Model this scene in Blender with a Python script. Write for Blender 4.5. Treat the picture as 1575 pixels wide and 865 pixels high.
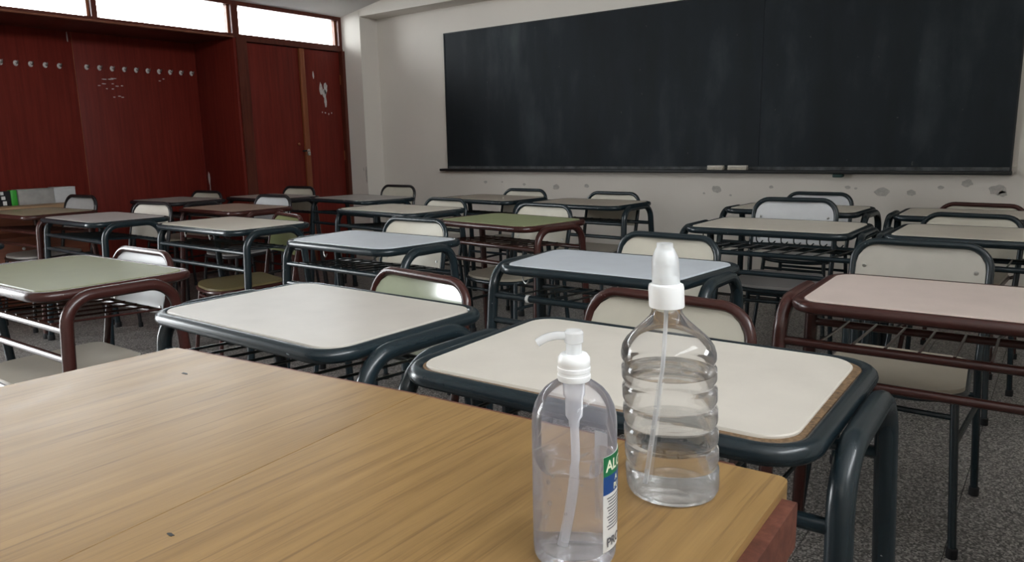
import bpy, bmesh, math, random
from mathutils import Vector, Matrix

# ------------------------------------------------------------------ reset
for o in list(bpy.data.objects):
    bpy.data.objects.remove(o, do_unlink=True)
scene = bpy.context.scene
COL = scene.collection
PI = math.pi

# ------------------------------------------------------------------ camera (photo 1575 x 865)
IW, IH, FPX = 1575.0, 865.0, 1137.0
CAMH = 1.10
PITCH, ROLL, YAW = math.radians(10.48), math.radians(-1.13), math.radians(36.9)


def cam_axes():
    f = Vector((0, math.cos(PITCH), -math.sin(PITCH)))
    rt = Vector((1, 0, 0))
    up = rt.cross(f)
    a = rt * math.cos(ROLL) + up * math.sin(ROLL)
    b = up * math.cos(ROLL) - rt * math.sin(ROLL)
    z = Matrix.Rotation(YAW, 3, 'Z')
    return z @ a, z @ b, z @ f


CA, CB, CC = cam_axes()
CP = Vector((0, 0, CAMH))


def ray(px, py):
    return CA * ((px - IW / 2) / FPX) - CB * ((py - IH / 2) / FPX) + CC


def at_x(px, py, X):
    d = ray(px, py)
    return CP + d * (X / d.x)


def at_y(px, py, Y):
    d = ray(px, py)
    return CP + d * (Y / d.y)


def at_z(px, py, Z):
    d = ray(px, py)
    return CP + d * ((Z - CAMH) / d.z)


def to_px(p):
    q = Vector(p) - CP
    w = q.dot(CC)
    if w < 0.05:
        return None
    return (IW / 2 + FPX * q.dot(CA) / w, IH / 2 - FPX * q.dot(CB) / w, w)


cd = bpy.data.cameras.new('camera')
cam = bpy.data.objects.new('camera', cd)
COL.objects.link(cam)
cd.sensor_fit = 'HORIZONTAL'
cd.sensor_width = 36.0
cd.lens = FPX / IW * 36.0
cd.clip_start = 0.02
m3 = Matrix((CA, CB, -CC)).transposed()
cam.matrix_world = Matrix.Translation(CP) @ m3.to_4x4()
scene.camera = cam

# ------------------------------------------------------------------ world, exposure, daylight portals
world = bpy.data.worlds.new('overcast_sky')
scene.world = world
world.use_nodes = True
bgn = world.node_tree.nodes['Background']
bgn.inputs[0].default_value = (0.93, 0.97, 1.0, 1)
bgn.inputs[1].default_value = 19.0
vs = scene.view_settings
vs.view_transform = 'Standard'
vs.look = 'None'
vs.gamma = 1.0
vs.use_curve_mapping = False
vs.exposure = 0.5


def portal(name, loc, rot, sx, sy):
    l = bpy.data.lights.new(name, 'AREA')
    l.shape = 'RECTANGLE'
    l.size, l.size_y = sx, sy
    l.cycles.is_portal = True
    o = bpy.data.objects.new(name, l)
    o.location = loc
    o.rotation_euler = rot
    COL.objects.link(o)


# room extents
XL, XR, YB, YF = -5.73, 1.45, 5.20, -2.40      # left, right, blackboard wall, wall behind the camera
YC, XCOL = 4.98, -5.47                          # column face
XREC, YREC0, YREC1 = -6.33, 0.40, 3.80          # coat recess
CZ0, CSL = 2.323, 0.16                          # sloping ceiling


def ceil_z(x):
    return CZ0 + CSL * (x - XL)


RW0, RW1, RWZ0, RWZ1 = -2.1, 1.9, 2.5, 3.2     # clerestory in the right wall
DW0, DW1, DWZ = -0.80, 0.25, 2.03               # open doorway in the left wall
portal('daylight_portal_window', (XR + 0.02, (RW0 + RW1) / 2, (RWZ0 + RWZ1) / 2), (0, PI / 2, 0), RWZ1 - RWZ0, RW1 - RW0)
portal('daylight_portal_doorway', (XL - 0.02, (DW0 + DW1) / 2, DWZ / 2), (0, -PI / 2, 0), DWZ, DW1 - DW0)
portal('daylight_portal_transom', (XL - 0.08, 2.3, 2.18), (0, -PI / 2, 0), 0.24, 5.3)


# ------------------------------------------------------------------ materials
MATS = {}


def principled(name, col, rough=0.5, spec=0.5, metal=0.0):
    m = bpy.data.materials.new(name)
    m.use_nodes = True
    b = m.node_tree.nodes['Principled BSDF']
    b.inputs['Base Color'].default_value = (*col, 1)
    b.inputs['Roughness'].default_value = rough
    b.inputs['Specular IOR Level'].default_value = spec
    b.inputs['Metallic'].default_value = metal
    MATS[name] = m
    return m, m.node_tree, b


def N(nt, kind, **kw):
    n = nt.nodes.new(kind)
    for k, v in kw.items():
        if k in n.inputs:
            n.inputs[k].default_value = v
        else:
            setattr(n, k, v)
    return n


def ramp(nt, fac, stops):
    r = nt.nodes.new('ShaderNodeValToRGB')
    while len(r.color_ramp.elements) > 1:
        r.color_ramp.elements.remove(r.color_ramp.elements[-1])
    r.color_ramp.elements[0].position = stops[0][0]
    r.color_ramp.elements[0].color = (*stops[0][1], 1)
    for p, c in stops[1:]:
        e = r.color_ramp.elements.new(p)
        e.color = (*c, 1)
    nt.links.new(fac, r.inputs[0])
    return r.outputs[0]


def coords(nt, scale=(1, 1, 1), kind='Object', rot=(0, 0, 0)):
    t = nt.nodes.new('ShaderNodeTexCoord')
    mp = nt.nodes.new('ShaderNodeMapping')
    mp.inputs['Scale'].default_value = scale
    mp.inputs['Rotation'].default_value = rot
    nt.links.new(t.outputs[kind], mp.inputs[0])
    return mp.outputs[0]


def noise(nt, vec, scale, detail=4, rough=0.55):
    n = nt.nodes.new('ShaderNodeTexNoise')
    n.inputs['Scale'].default_value = scale
    n.inputs['Detail'].default_value = detail
    n.inputs['Roughness'].default_value = rough
    nt.links.new(vec, n.inputs['Vector'])
    return n.outputs[0]


def bump(nt, b, h, strength=0.2, dist=0.002):
    n = nt.nodes.new('ShaderNodeBump')
    n.inputs['Strength'].default_value = strength
    n.inputs['Distance'].default_value = dist
    nt.links.new(h, n.inputs['Height'])
    nt.links.new(n.outputs[0], b.inputs['Normal'])


def mottled(name, col, rough=0.4, amt=0.08, scale=6.0, spec=0.5, stretch=(1, 1, 1)):
    m, nt, b = principled(name, col, rough, spec)
    v = coords(nt, stretch)
    f = noise(nt, v, scale)
    lo = tuple(c * (1 - amt) for c in col)
    hi = tuple(min(1, c * (1 + amt)) for c in col)
    nt.links.new(ramp(nt, f, [(0.3, lo), (0.7, hi)]), b.inputs['Base Color'])
    return m


def paint(name, col, chip):
    m, nt, b = principled(name, col, 0.27, 0.5)
    v = coords(nt)
    f = noise(nt, v, 70.0, 2, 0.5)
    c = ramp(nt, f, [(0.0, tuple(x * 0.9 for x in col)), (0.78, tuple(x * 1.1 for x in col)), (0.80, chip)])
    nt.links.new(c, b.inputs['Base Color'])
    return m


paint('teal_paint', (0.0095, 0.0180, 0.0230), (0.20, 0.22, 0.22))
paint('brown_paint', (0.044, 0.0125, 0.0100), (0.28, 0.2, 0.17))
paint('dark_paint', (0.018, 0.016, 0.018), (0.16, 0.14, 0.13))
principled('rubber', (0.012, 0.012, 0.013), 0.6, 0.3)
principled('steel', (0.55, 0.55, 0.54), 0.3, 0.5, 1.0)
for nm, c in dict(cream=(0.66, 0.615, 0.545), offwhite=(0.56, 0.52, 0.465), bluegrey=(0.60, 0.635, 0.68), pink=(0.66, 0.55, 0.495),
                  sage=(0.19, 0.195, 0.088), green=(0.31, 0.345, 0.18), beige=(0.68, 0.62, 0.53), taupe=(0.52, 0.45, 0.375),
                  brownish=(0.38, 0.28, 0.22), mauve=(0.50, 0.455, 0.44), olive=(0.40, 0.345, 0.235), greytop=(0.43, 0.40, 0.38),
                  palegreen=(0.42, 0.46, 0.33), white=(0.62, 0.63, 0.64), creamback=(0.62, 0.585, 0.49), greyback=(0.50, 0.475, 0.42),
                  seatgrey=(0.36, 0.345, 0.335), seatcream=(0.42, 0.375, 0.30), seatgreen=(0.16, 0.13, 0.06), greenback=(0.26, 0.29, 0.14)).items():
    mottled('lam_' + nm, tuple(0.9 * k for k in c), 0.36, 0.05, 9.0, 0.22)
for nm in ('palegreen', 'greenback'):
    bs = MATS['lam_' + nm].node_tree.nodes['Principled BSDF']
    bs.inputs['Roughness'].default_value = 0.14
    bs.inputs['Specular IOR Level'].default_value = 0.75
mottled('chipboard', (0.17, 0.105, 0.055), 0.8, 0.5, 160.0)


def wall_mat(name, col, dirt, amt=0.5):
    m, nt, b = principled(name, col, 0.7, 0.25)
    v = coords(nt)
    f = noise(nt, v, 1.1, 6, 0.6)
    c1 = ramp(nt, f, [(0.35, tuple(x * 0.95 for x in col)), (0.7, col)])
    f2 = noise(nt, v, 11.0, 8, 0.7)
    mask = ramp(nt, f2, [(0.66, (0, 0, 0)), (0.78, (amt, amt, amt))])
    mx = N(nt, 'ShaderNodeMixRGB')
    nt.links.new(mask, mx.inputs[0])
    nt.links.new(c1, mx.inputs[1])
    mx.inputs[2].default_value = (*dirt, 1)
    nt.links.new(mx.outputs[0], b.inputs['Base Color'])
    bump(nt, b, noise(nt, v, 60.0, 4), 0.12, 0.002)
    return m


wall_mat('plaster', (0.72, 0.675, 0.615), (0.42, 0.39, 0.35), 0.35)
wall_mat('ceiling_paint', (0.62, 0.61, 0.60), (0.5, 0.49, 0.48), 0.2)
mottled('wall_patch', (0.43, 0.405, 0.37), 0.85, 0.2, 40)
mottled('glue_white', (0.50, 0.46, 0.44), 0.8, 0.25, 60)
mottled('concrete', (0.55, 0.54, 0.51), 0.9, 0.1, 4)


def wood(name, dark, mid, light, stretch, rough=0.35, scale=6.0, spec=0.5, bmp=0.08):
    m, nt, b = principled(name, mid, rough, spec)
    v = coords(nt, stretch)
    f = noise(nt, v, scale, 8, 0.65)
    c = ramp(nt, f, [(0.28, dark), (0.5, mid), (0.72, light)])
    nt.links.new(c, b.inputs['Base Color'])
    bump(nt, b, f, bmp, 0.001)
    return m


wood('red_panel', (0.100, 0.0115, 0.0080), (0.137, 0.0165, 0.0108), (0.172, 0.023, 0.0145), (9, 9, 0.5), 0.45, 4.0, 0.2)
wood('red_frame', (0.060, 0.013, 0.008), (0.092, 0.021, 0.012), (0.12, 0.03, 0.017), (8, 8, 0.6), 0.4, 5.0, 0.3)
wood('orange_strip', (0.15, 0.040, 0.014), (0.22, 0.062, 0.020), (0.30, 0.10, 0.036), (9, 9, 0.5), 0.45, 5.0)
wood('bench_wood', (0.14, 0.038, 0.018), (0.185, 0.055, 0.026), (0.24, 0.08, 0.04), (7, 0.8, 9), 0.5, 4.0)
wood('bench_top', (0.25, 0.15, 0.075), (0.32, 0.20, 0.11), (0.38, 0.26, 0.15), (7, 0.8, 9), 0.5, 4.0)
wood('red_edge', (0.06, 0.017, 0.010), (0.115, 0.036, 0.022), (0.19, 0.070, 0.044), (5, 5, 5), 0.55, 12.0)


def veneer():
    m, nt, b = principled('oak_veneer', (0.36, 0.215, 0.085), 0.30, 0.27)
    v = coords(nt, (26, 1.3, 26))
    f = noise(nt, v, 2.2, 8, 0.66)
    c1 = ramp(nt, f, [(0.25, (0.185, 0.107, 0.040)), (0.42, (0.255, 0.152, 0.057)), (0.62, (0.305, 0.186, 0.071)), (0.8, (0.345, 0.216, 0.088))])
    v2 = coords(nt, (90, 2.6, 90))
    f2 = noise(nt, v2, 2.0, 4, 0.6)
    dk = ramp(nt, f2, [(0.54, (0, 0, 0)), (0.70, (0.7, 0.7, 0.7))])
    mx = N(nt, 'ShaderNodeMixRGB', blend_type='MIX')
    nt.links.new(dk, mx.inputs[0])
    nt.links.new(c1, mx.inputs[1])
    mx.inputs[2].default_value = (0.155, 0.085, 0.033, 1)
    nt.links.new(mx.outputs[0], b.inputs['Base Color'])
    g = noise(nt, coords(nt, (3, 1, 3)), 6.0, 4)
    rr = nt.nodes.new('ShaderNodeMapRange')
    rr.inputs[3].default_value = 0.26
    rr.inputs[4].default_value = 0.40
    nt.links.new(g, rr.inputs[0])
    nt.links.new(rr.outputs[0], b.inputs['Roughness'])
    bump(nt, b, f2, 0.06, 0.0006)


veneer()


def terrazzo():
    m, nt, b = principled('terrazzo', (0.12, 0.115, 0.11), 0.42, 0.4)
    t = nt.nodes.new('ShaderNodeNewGeometry')
    vo = nt.nodes.new('ShaderNodeTexVoronoi')
    vo.inputs['Scale'].default_value = 190.0
    nt.links.new(t.outputs['Position'], vo.inputs['Vector'])
    bw = nt.nodes.new('ShaderNodeRGBToBW')
    nt.links.new(vo.outputs['Color'], bw.inputs[0])
    c = ramp(nt, bw.outputs[0], [(0.2, (0.06, 0.056, 0.054)), (0.42, (0.15, 0.141, 0.135)), (0.62, (0.26, 0.247, 0.235)), (0.82, (0.50, 0.475, 0.45))])
    n = nt.nodes.new('ShaderNodeTexNoise')
    n.inputs['Scale'].default_value = 1.3
    n.inputs['Detail'].default_value = 5
    nt.links.new(t.outputs['Position'], n.inputs['Vector'])
    mul = N(nt, 'ShaderNodeMixRGB', blend_type='MULTIPLY')
    mul.inputs[0].default_value = 1.0
    nt.links.new(c, mul.inputs[1])
    nt.links.new(ramp(nt, n.outputs[0], [(0.3, (0.86, 0.86, 0.86)), (0.7, (1.08, 1.07, 1.05))]), mul.inputs[2])
    nt.links.new(mul.outputs[0], b.inputs['Base Color'])


terrazzo()
principled('grout', (0.03, 0.028, 0.027), 0.9, 0.2)


def chalkboard_mat():
    m, nt, b = principled('slate', (0.012, 0.015, 0.017), 0.6, 0.2)
    v = coords(nt, (1.0, 1.0, 0.55))
    f = noise(nt, v, 1.5, 8, 0.62)
    v2 = coords(nt, (3.0, 1.0, 0.6))
    f2 = noise(nt, v2, 1.2, 4, 0.5)
    ad = N(nt, 'ShaderNodeMath', operation='MULTIPLY')
    nt.links.new(f, ad.inputs[0])
    nt.links.new(f2, ad.inputs[1])
    c = ramp(nt, ad.outputs[0], [(0.14, (0.0090, 0.0122, 0.0148)), (0.26, (0.0130, 0.0178, 0.0225)), (0.35, (0.029, 0.037, 0.043)), (0.45, (0.048, 0.057, 0.060))])
    f3 = noise(nt, coords(nt, (1, 1, 1)), 34.0, 3, 0.5)
    mk = ramp(nt, f3, [(0.735, (0, 0, 0)), (0.76, (0.35, 0.35, 0.35))])
    mx = N(nt, 'ShaderNodeMixRGB')
    nt.links.new(mk, mx.inputs[0])
    nt.links.new(c, mx.inputs[1])
    mx.inputs[2].default_value = (0.12, 0.125, 0.125, 1)
    nt.links.new(mx.outputs[0], b.inputs['Base Color'])


chalkboard_mat()
principled('black_wood', (0.012, 0.013, 0.014), 0.45, 0.4)
mottled('chalk_dust', (0.07, 0.075, 0.077), 0.9, 0.5, 20)
mottled('felt', (0.44, 0.40, 0.33), 0.9, 0.2, 60)
principled('sill_glint_varnish', (0.20, 0.07, 0.04), 0.12, 1.0)  # brown lightened and very glossy, for the bright highlight along the sill edge
principled('dark_green', (0.01, 0.045, 0.04), 0.5)
mottled('carton_grey', (0.30, 0.29, 0.275), 0.8, 0.12, 20)
mottled('carton_white', (0.46, 0.46, 0.465), 0.8, 0.06, 20)
principled('binder_black', (0.012, 0.013, 0.016), 0.4)
principled('binder_green', (0.03, 0.30, 0.025), 0.5)
principled('paper', (0.62, 0.62, 0.60), 0.7)
principled('lettering_grey', (0.10, 0.10, 0.11), 0.7)
principled('label_green', (0.012, 0.15, 0.055), 0.4)
principled('label_blue', (0.010, 0.055, 0.21), 0.4)
principled('label_cream', (0.78, 0.80, 0.62), 0.5)
principled('wire', (0.35, 0.35, 0.34), 0.4, 0.5, 0.8)


def plastic(name, col, trans, rough):
    m, nt, b = principled(name, col, rough, 0.5)
    b.inputs['Transmission Weight'].default_value = trans
    b.inputs['Subsurface Weight'].default_value = 0.25
    b.inputs['Subsurface Radius'].default_value = (0.01, 0.01, 0.01)
    b.inputs['Subsurface Scale'].default_value = 0.4
    return m


plastic('white_plastic', (0.86, 0.87, 0.87), 0.0, 0.35)


def thin_clear(name, tint, milk, rough=0.06, milkcol=(0.85, 0.87, 0.95), ior=1.18, edge=0.3):
    """thin-walled clear plastic: sees straight through, with Fresnel gloss, a little haze and a pale rim painted in for edge reflections"""
    m = bpy.data.materials.new(name)
    m.use_nodes = True
    nt = m.node_tree
    nt.nodes.clear()
    out = nt.nodes.new('ShaderNodeOutputMaterial')
    tr = N(nt, 'ShaderNodeBsdfTransparent')
    tr.inputs[0].default_value = (*tint, 1)
    gl = N(nt, 'ShaderNodeBsdfGlossy')
    gl.inputs['Color'].default_value = (1, 1, 1, 1)
    gl.inputs['Roughness'].default_value = rough
    df = N(nt, 'ShaderNodeBsdfDiffuse')
    df.inputs[0].default_value = (*milkcol, 1)
    tl = N(nt, 'ShaderNodeBsdfTranslucent')
    tl.inputs[0].default_value = (*milkcol, 1)
    hz = N(nt, 'ShaderNodeMixShader')
    hz.inputs[0].default_value = 0.5
    nt.links.new(df.outputs[0], hz.inputs[1])
    nt.links.new(tl.outputs[0], hz.inputs[2])
    a = N(nt, 'ShaderNodeMixShader')
    lw = N(nt, 'ShaderNodeLayerWeight')
    lw.inputs[0].default_value = 0.5
    pw = N(nt, 'ShaderNodeMath', operation='POWER')
    pw.inputs[1].default_value = 2.5
    nt.links.new(lw.outputs['Facing'], pw.inputs[0])
    mr = N(nt, 'ShaderNodeMapRange')
    mr.inputs[3].default_value = milk
    mr.inputs[4].default_value = min(1.0, milk + edge)  # extra milk at grazing angles stands in for bright edge reflections
    nt.links.new(pw.outputs[0], mr.inputs[0])
    nt.links.new(mr.outputs[0], a.inputs[0])
    nt.links.new(tr.outputs[0], a.inputs[1])
    nt.links.new(hz.outputs[0], a.inputs[2])
    fr = N(nt, 'ShaderNodeFresnel')
    fr.inputs[0].default_value = ior
    b = N(nt, 'ShaderNodeMixShader')
    nt.links.new(fr.outputs[0], b.inputs[0])
    nt.links.new(a.outputs[0], b.inputs[1])
    nt.links.new(gl.outputs[0], b.inputs[2])
    nt.links.new(b.outputs[0], out.inputs[0])
    MATS[name] = m


thin_clear('pet_clear', (0.985, 0.987, 0.987), 0.03, 0.06, (0.9, 0.91, 0.93), 1.25)
thin_clear('pet_milky', (0.98, 0.98, 0.99), 0.12, 0.08, (0.88, 0.88, 1.0), 1.22)
thin_clear('cap_clear', (0.96, 0.97, 0.97), 0.5, 0.2, (0.93, 0.94, 0.95))
thin_clear('pump_clear', (0.97, 0.98, 0.98), 0.62, 0.2, (0.95, 0.96, 0.97))
thin_clear('straw_clear', (0.95, 0.96, 0.97), 0.40, 0.2, (0.93, 0.94, 0.97))
thin_clear('clear_pane', (0.995, 0.995, 0.995), 0.01, 0.02, (0.9, 0.9, 0.9), 1.2, 0.0)
thin_clear('window_glass', (0.96, 0.97, 0.97), 0.05, 0.02, (0.9, 0.9, 0.9), 1.45, 0.0)


def liquid(name, col, ior, rough=0.0):
    m, nt, b = principled(name, col, rough, 0.5)
    b.inputs['Transmission Weight'].default_value = 1.0
    b.inputs['IOR'].default_value = ior
    tr = N(nt, 'ShaderNodeBsdfTransparent')
    mx = N(nt, 'ShaderNodeMixShader')
    mx.inputs[0].default_value = 0.32
    nt.links.new(b.outputs[0], mx.inputs[1])
    nt.links.new(tr.outputs[0], mx.inputs[2])
    nt.links.new(mx.outputs[0], nt.nodes['Material Output'].inputs[0])
    return m


liquid('alcohol', (0.99, 0.99, 0.99), 1.24)
liquid('gel', (0.98, 0.98, 0.995), 1.2, 0.08)


# ------------------------------------------------------------------ geometry helpers
def fillet(pts, rad, n=6, closed=False):
    pts = [Vector(p) for p in pts]
    out = []
    L = len(pts)
    for i, p in enumerate(pts):
        if not closed and i in (0, L - 1):
            out.append(p)
            continue
        r = rad[i] if isinstance(rad, (list, tuple)) else rad
        a, c = pts[i - 1], pts[(i + 1) % L]
        u, v = (a - p).normalized(), (c - p).normalized()
        ang = u.angle(v)
        if r <= 0 or ang > 3.1:
            out.append(p)
            continue
        t = min(r / math.tan(ang / 2), (a - p).length * 0.49, (c - p).length * 0.49)
        rr = t * math.tan(ang / 2)
        ctr = p + (u + v).normalized() * (rr / math.sin(ang / 2))
        s, e = p + u * t - ctr, p + v * t - ctr
        tot = s.angle(e)
        for k in range(n + 1):
            w = k / n
            d = (s * math.sin((1 - w) * tot) + e * math.sin(w * tot)) / math.sin(tot)
            out.append(ctr + d)
    return out


class MB:
    def __init__(self):
        self.v, self.f = [], []

    def add(self, vs, fs):
        o = len(self.v)
        self.v += [tuple(v) for v in vs]
        self.f += [tuple(i + o for i in f) for f in fs]
        return self

    def box(self, lo, hi):
        x0, y0, z0 = lo
        x1, y1, z1 = hi
        return self.add([(x0, y0, z0), (x1, y0, z0), (x1, y1, z0), (x0, y1, z0), (x0, y0, z1), (x1, y0, z1), (x1, y1, z1), (x0, y1, z1)],
                        [(0, 3, 2, 1), (4, 5, 6, 7), (0, 1, 5, 4), (1, 2, 6, 5), (2, 3, 7, 6), (3, 0, 4, 7)])

    def bbox(self, lo, hi, b=0.003):
        """box with chamfered edges"""
        bm = bmesh.new()
        bmesh.ops.create_cube(bm, size=1)
        for v in bm.verts:
            v.co = Vector([(lo[k] + hi[k]) / 2 + v.co[k] * (hi[k] - lo[k]) for k in range(3)])
        bmesh.ops.bevel(bm, geom=bm.edges[:], offset=b, segments=2, affect='EDGES', profile=0.5)
        bm.verts.index_update()
        self.add([v.co[:] for v in bm.verts], [[v.index for v in f.verts] for f in bm.faces])
        bm.free()
        return self

    def tube(self, path, r, n=10, closed=False, rx=None):
        path = [Vector(p) for p in path]
        L = len(path)
        tang = []
        for i in range(L):
            if closed:
                t = path[(i + 1) % L] - path[i - 1]
            else:
                t = path[min(i + 1, L - 1)] - path[max(i - 1, 0)]
            tang.append(t.normalized())
        ref = Vector((0, 0, 1)) if abs(tang[0].z) < 0.9 else Vector((0, 1, 0))
        u = tang[0].cross(ref).normalized()
        vs, fs = [], []
        for i in range(L):
            u = (u - tang[i] * u.dot(tang[i])).normalized()
            w = tang[i].cross(u)
            for k in range(n):
                a = 2 * PI * k / n
                rr = r[i] if isinstance(r, (list, tuple)) else r
                vs.append(path[i] + u * (rr * math.cos(a)) + w * (rr * math.sin(a)))
        segs = L if closed else L - 1
        for i in range(segs):
            j = (i + 1) % L
            for k in range(n):
                k2 = (k + 1) % n
                fs.append((i * n + k, i * n + k2, j * n + k2, j * n + k))
        if not closed:
            fs.append(tuple(range(n))[::-1])
            fs.append(tuple((L - 1) * n + k for k in range(n)))
        return self.add(vs, fs)

    def lathe(self, prof, n=40, cap0=True, cap1=True, offset=None):
        vs, fs = [], []
        for r, z in prof:
            for k in range(n):
                a = 2 * PI * k / n
                vs.append((r * math.cos(a), r * math.sin(a), z))
        for i in range(len(prof) - 1):
            for k in range(n):
                k2 = (k + 1) % n
                fs.append((i * n + k, i * n + k2, (i + 1) * n + k2, (i + 1) * n + k))
        if cap0:
            fs.append(tuple(range(n))[::-1])
        if cap1:
            fs.append(tuple((len(prof) - 1) * n + k for k in range(n)))
        if offset:
            vs = [(x + offset[0], y + offset[1], z + offset[2]) for x, y, z in vs]
        return self.add(vs, fs)

    def prism(self, poly, z0, z1, bev=0.0):
        """polygon in XY, extruded in Z, optional soft top edge"""
        n = len(poly)
        c = Vector((sum(p[0] for p in poly) / n, sum(p[1] for p in poly) / n, 0))
        vs = [(p[0], p[1], z0) for p in poly]
        rings = 1
        if bev > 0:
            vs += [(p[0], p[1], z1 - bev) for p in poly]
            for p in poly:
                d = (c - Vector((p[0], p[1], 0))).normalized() * bev
                vs.append((p[0] + d.x, p[1] + d.y, z1))
            rings = 2
        else:
            vs += [(p[0], p[1], z1) for p in poly]
        fs = [tuple(range(n))[::-1]]
        for r in range(rings):
            for k in range(n):
                k2 = (k + 1) % n
                fs.append((r * n + k, r * n + k2, (r + 1) * n + k2, (r + 1) * n + k))
        fs.append(tuple(rings * n + k for k in range(n)))
        return self.add(vs, fs)

    def xf(self, fn):
        self.v = [tuple(fn(Vector(v))) for v in self.v]
        return self

    def mesh(self, name, smooth=True, angle=38):
        me = bpy.data.meshes.new(name)
        me.from_pydata(self.v, [], self.f)
        bm = bmesh.new()
        bm.from_mesh(me)
        bmesh.ops.recalc_face_normals(bm, faces=bm.faces[:])
        bm.to_mesh(me)
        bm.free()
        if smooth:
            me.polygons.foreach_set('use_smooth', [True] * len(me.polygons))
            me.set_sharp_from_angle(angle=math.radians(angle))
        me.materials.append(None)
        me.update()
        return me


def obj(name, me, mat, parent=None, loc=None, rot=None):
    if isinstance(me, MB):
        me = me.mesh(name)
    o = bpy.data.objects.new(name, me)
    COL.objects.link(o)
    o.material_slots[0].link = 'OBJECT'
    o.material_slots[0].material = MATS[mat]
    if parent:
        o.parent = parent
    if loc is not None:
        o.location = loc
    if rot is not None:
        o.rotation_euler = rot
    return o


def tag(o, label, cat, group=None):
    o['label'] = label
    o['category'] = cat
    if group:
        o['group'] = group
    return o


def thing(name, label, cat, loc=(0, 0, 0), rz=0.0, group=None):
    o = bpy.data.objects.new(name, None)
    COL.objects.link(o)
    o.empty_display_size = 0.1
    o.location = loc
    o.rotation_euler = (0, 0, rz)
    return tag(o, label, cat, group)


def struct(name, mb, mat, label=None):
    o = obj(name, mb, mat)
    o['kind'] = 'structure'
    if label:
        o['label'] = label
    return o


def blob(rx, ry, seed, n=14, jag=0.35):
    rnd = random.Random(seed)
    return [(rx * (1 - jag * rnd.random()) * math.cos(2 * PI * k / n), ry * (1 - jag * rnd.random()) * math.sin(2 * PI * k / n)) for k in range(n)]


def patch(name, center, axis, rx, rz, mat, parent, seed, t=0.0012):
    """thin irregular scab lying on a wall: axis 'y' faces -Y, axis 'x' faces +X"""
    mb = MB().prism(blob(rx, rz, seed), 0, t)
    if axis == 'y':
        mb.xf(lambda v: Vector((v.x, -v.z, v.y)))
    else:
        mb.xf(lambda v: Vector((v.z, v.x, v.y)))
    return obj(name, mb, mat, parent, center)


# ------------------------------------------------------------------ room shell
TILE = 0.325
TX0, TY0 = -0.175, 2.49
floor = struct('floor', MB().box((XREC - 0.2, YF - 0.2, -0.08), (XR + 0.2, YB + 0.2, -0.004)), 'grout', 'dark grey terrazzo tile floor')
g = 0.0012
tile_me = MB().prism([(-TILE / 2 + g, -TILE / 2 + g), (TILE / 2 - g, -TILE / 2 + g), (TILE / 2 - g, TILE / 2 - g), (-TILE / 2 + g, TILE / 2 - g)], -0.006, 0.0, 0.001).mesh('tile', False)
near, far = [], []
for i in range(-20, 6):
    for j in range(-16, 10):
        x, y = TX0 + TILE * (i + 0.5), TY0 + TILE * (j + 0.5)
        if not (XREC < x < XR and YF < y < YB):
            continue
        q = to_px((x, y, 0))
        if q and -60 < q[0] < IW + 60 and 250 < q[1] < IH + 120 and y > 0.9:
            near.append((q[2], x, y))
        else:
            far.append((x, y))
near.sort()
for w, x, y in near[300:]:
    far.append((x, y))
for w, x, y in near[:300]:
    obj('tile', tile_me, 'terrazzo', floor, (x, y, 0))
mb = MB()
for x, y in far:
    h = TILE / 2 - g
    mb.box((x - h, y - h, -0.006), (x + h, y + h, 0.0))
ft = obj('far_tiles', mb, 'terrazzo', floor)
ft['kind'] = 'stuff'

# ceiling: slab sloping up from the corridor side
mb = MB()
x0, x1, y0, y1 = XREC - 0.2, XR + 0.2, YF - 0.2, YB + 0.2
za, zb = ceil_z(XL), ceil_z(x1)
mb.add([(XL - 0.02, y0, za), (x1, y0, zb), (x1, y1, zb), (XL - 0.02, y1, za), (XL - 0.02, y0, za + 0.15), (x1, y0, zb + 0.15), (x1, y1, zb + 0.15), (XL - 0.02, y1, za + 0.15)],
       [(0, 3, 2, 1), (4, 5, 6, 7), (0, 1, 5, 4), (1, 2, 6, 5), (2, 3, 7, 6), (3, 0, 4, 7)])
struct('ceiling', mb, 'ceiling_paint', 'pale grey sloping plaster ceiling')

# blackboard wall, beam, column
wall_back = struct('wall_back', MB().box((XL - 0.1, YB, -0.05), (XR + 0.2, YB + 0.2, 3.8)), 'plaster', 'off white plaster wall behind the blackboard')
struct('trim_1', MB().box((XL - 0.05, YC, -0.02), (XCOL, YB + 0.02, 2.75)), 'plaster', 'plaster column in the corner beside the red doors')
mb = MB()
bx0, bx1 = XCOL - 0.01, XR + 0.05
mb.add([(bx0, YC, 2.306), (bx1, YC, 2.306), (bx1, YB + .02, 2.306), (bx0, YB + .02, 2.306), (bx0, YC, ceil_z(bx0) + .05), (bx1, YC, ceil_z(bx1) + .05), (bx1, YB + .02, ceil_z(bx1) + .05), (bx0, YB + .02, ceil_z(bx0) + .05)],
       [(0, 3, 2, 1), (4, 5, 6, 7), (0, 1, 5, 4), (1, 2, 6, 5), (2, 3, 7, 6), (3, 0, 4, 7)])
struct('trim_2', mb, 'plaster', 'plaster ceiling beam above the blackboard')
# right wall with a window, wall behind the camera
mb = MB()
mb.box((XR, YF - 0.2, -0.05), (XR + 0.2, RW0, 3.8)).box((XR, RW1, -0.05), (XR + 0.2, YB + 0.2, 3.8))
mb.box((XR, RW0, -0.05), (XR + 0.2, RW1, RWZ0)).box((XR, RW0, RWZ1), (XR + 0.2, RW1, 3.8))
struct('wall_right', mb, 'plaster')
struct('wall_front', MB().box((XL - 0.7, YF - 0.2, -0.05), (XR + 0.2, YF, 3.8)), 'plaster')
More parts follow.
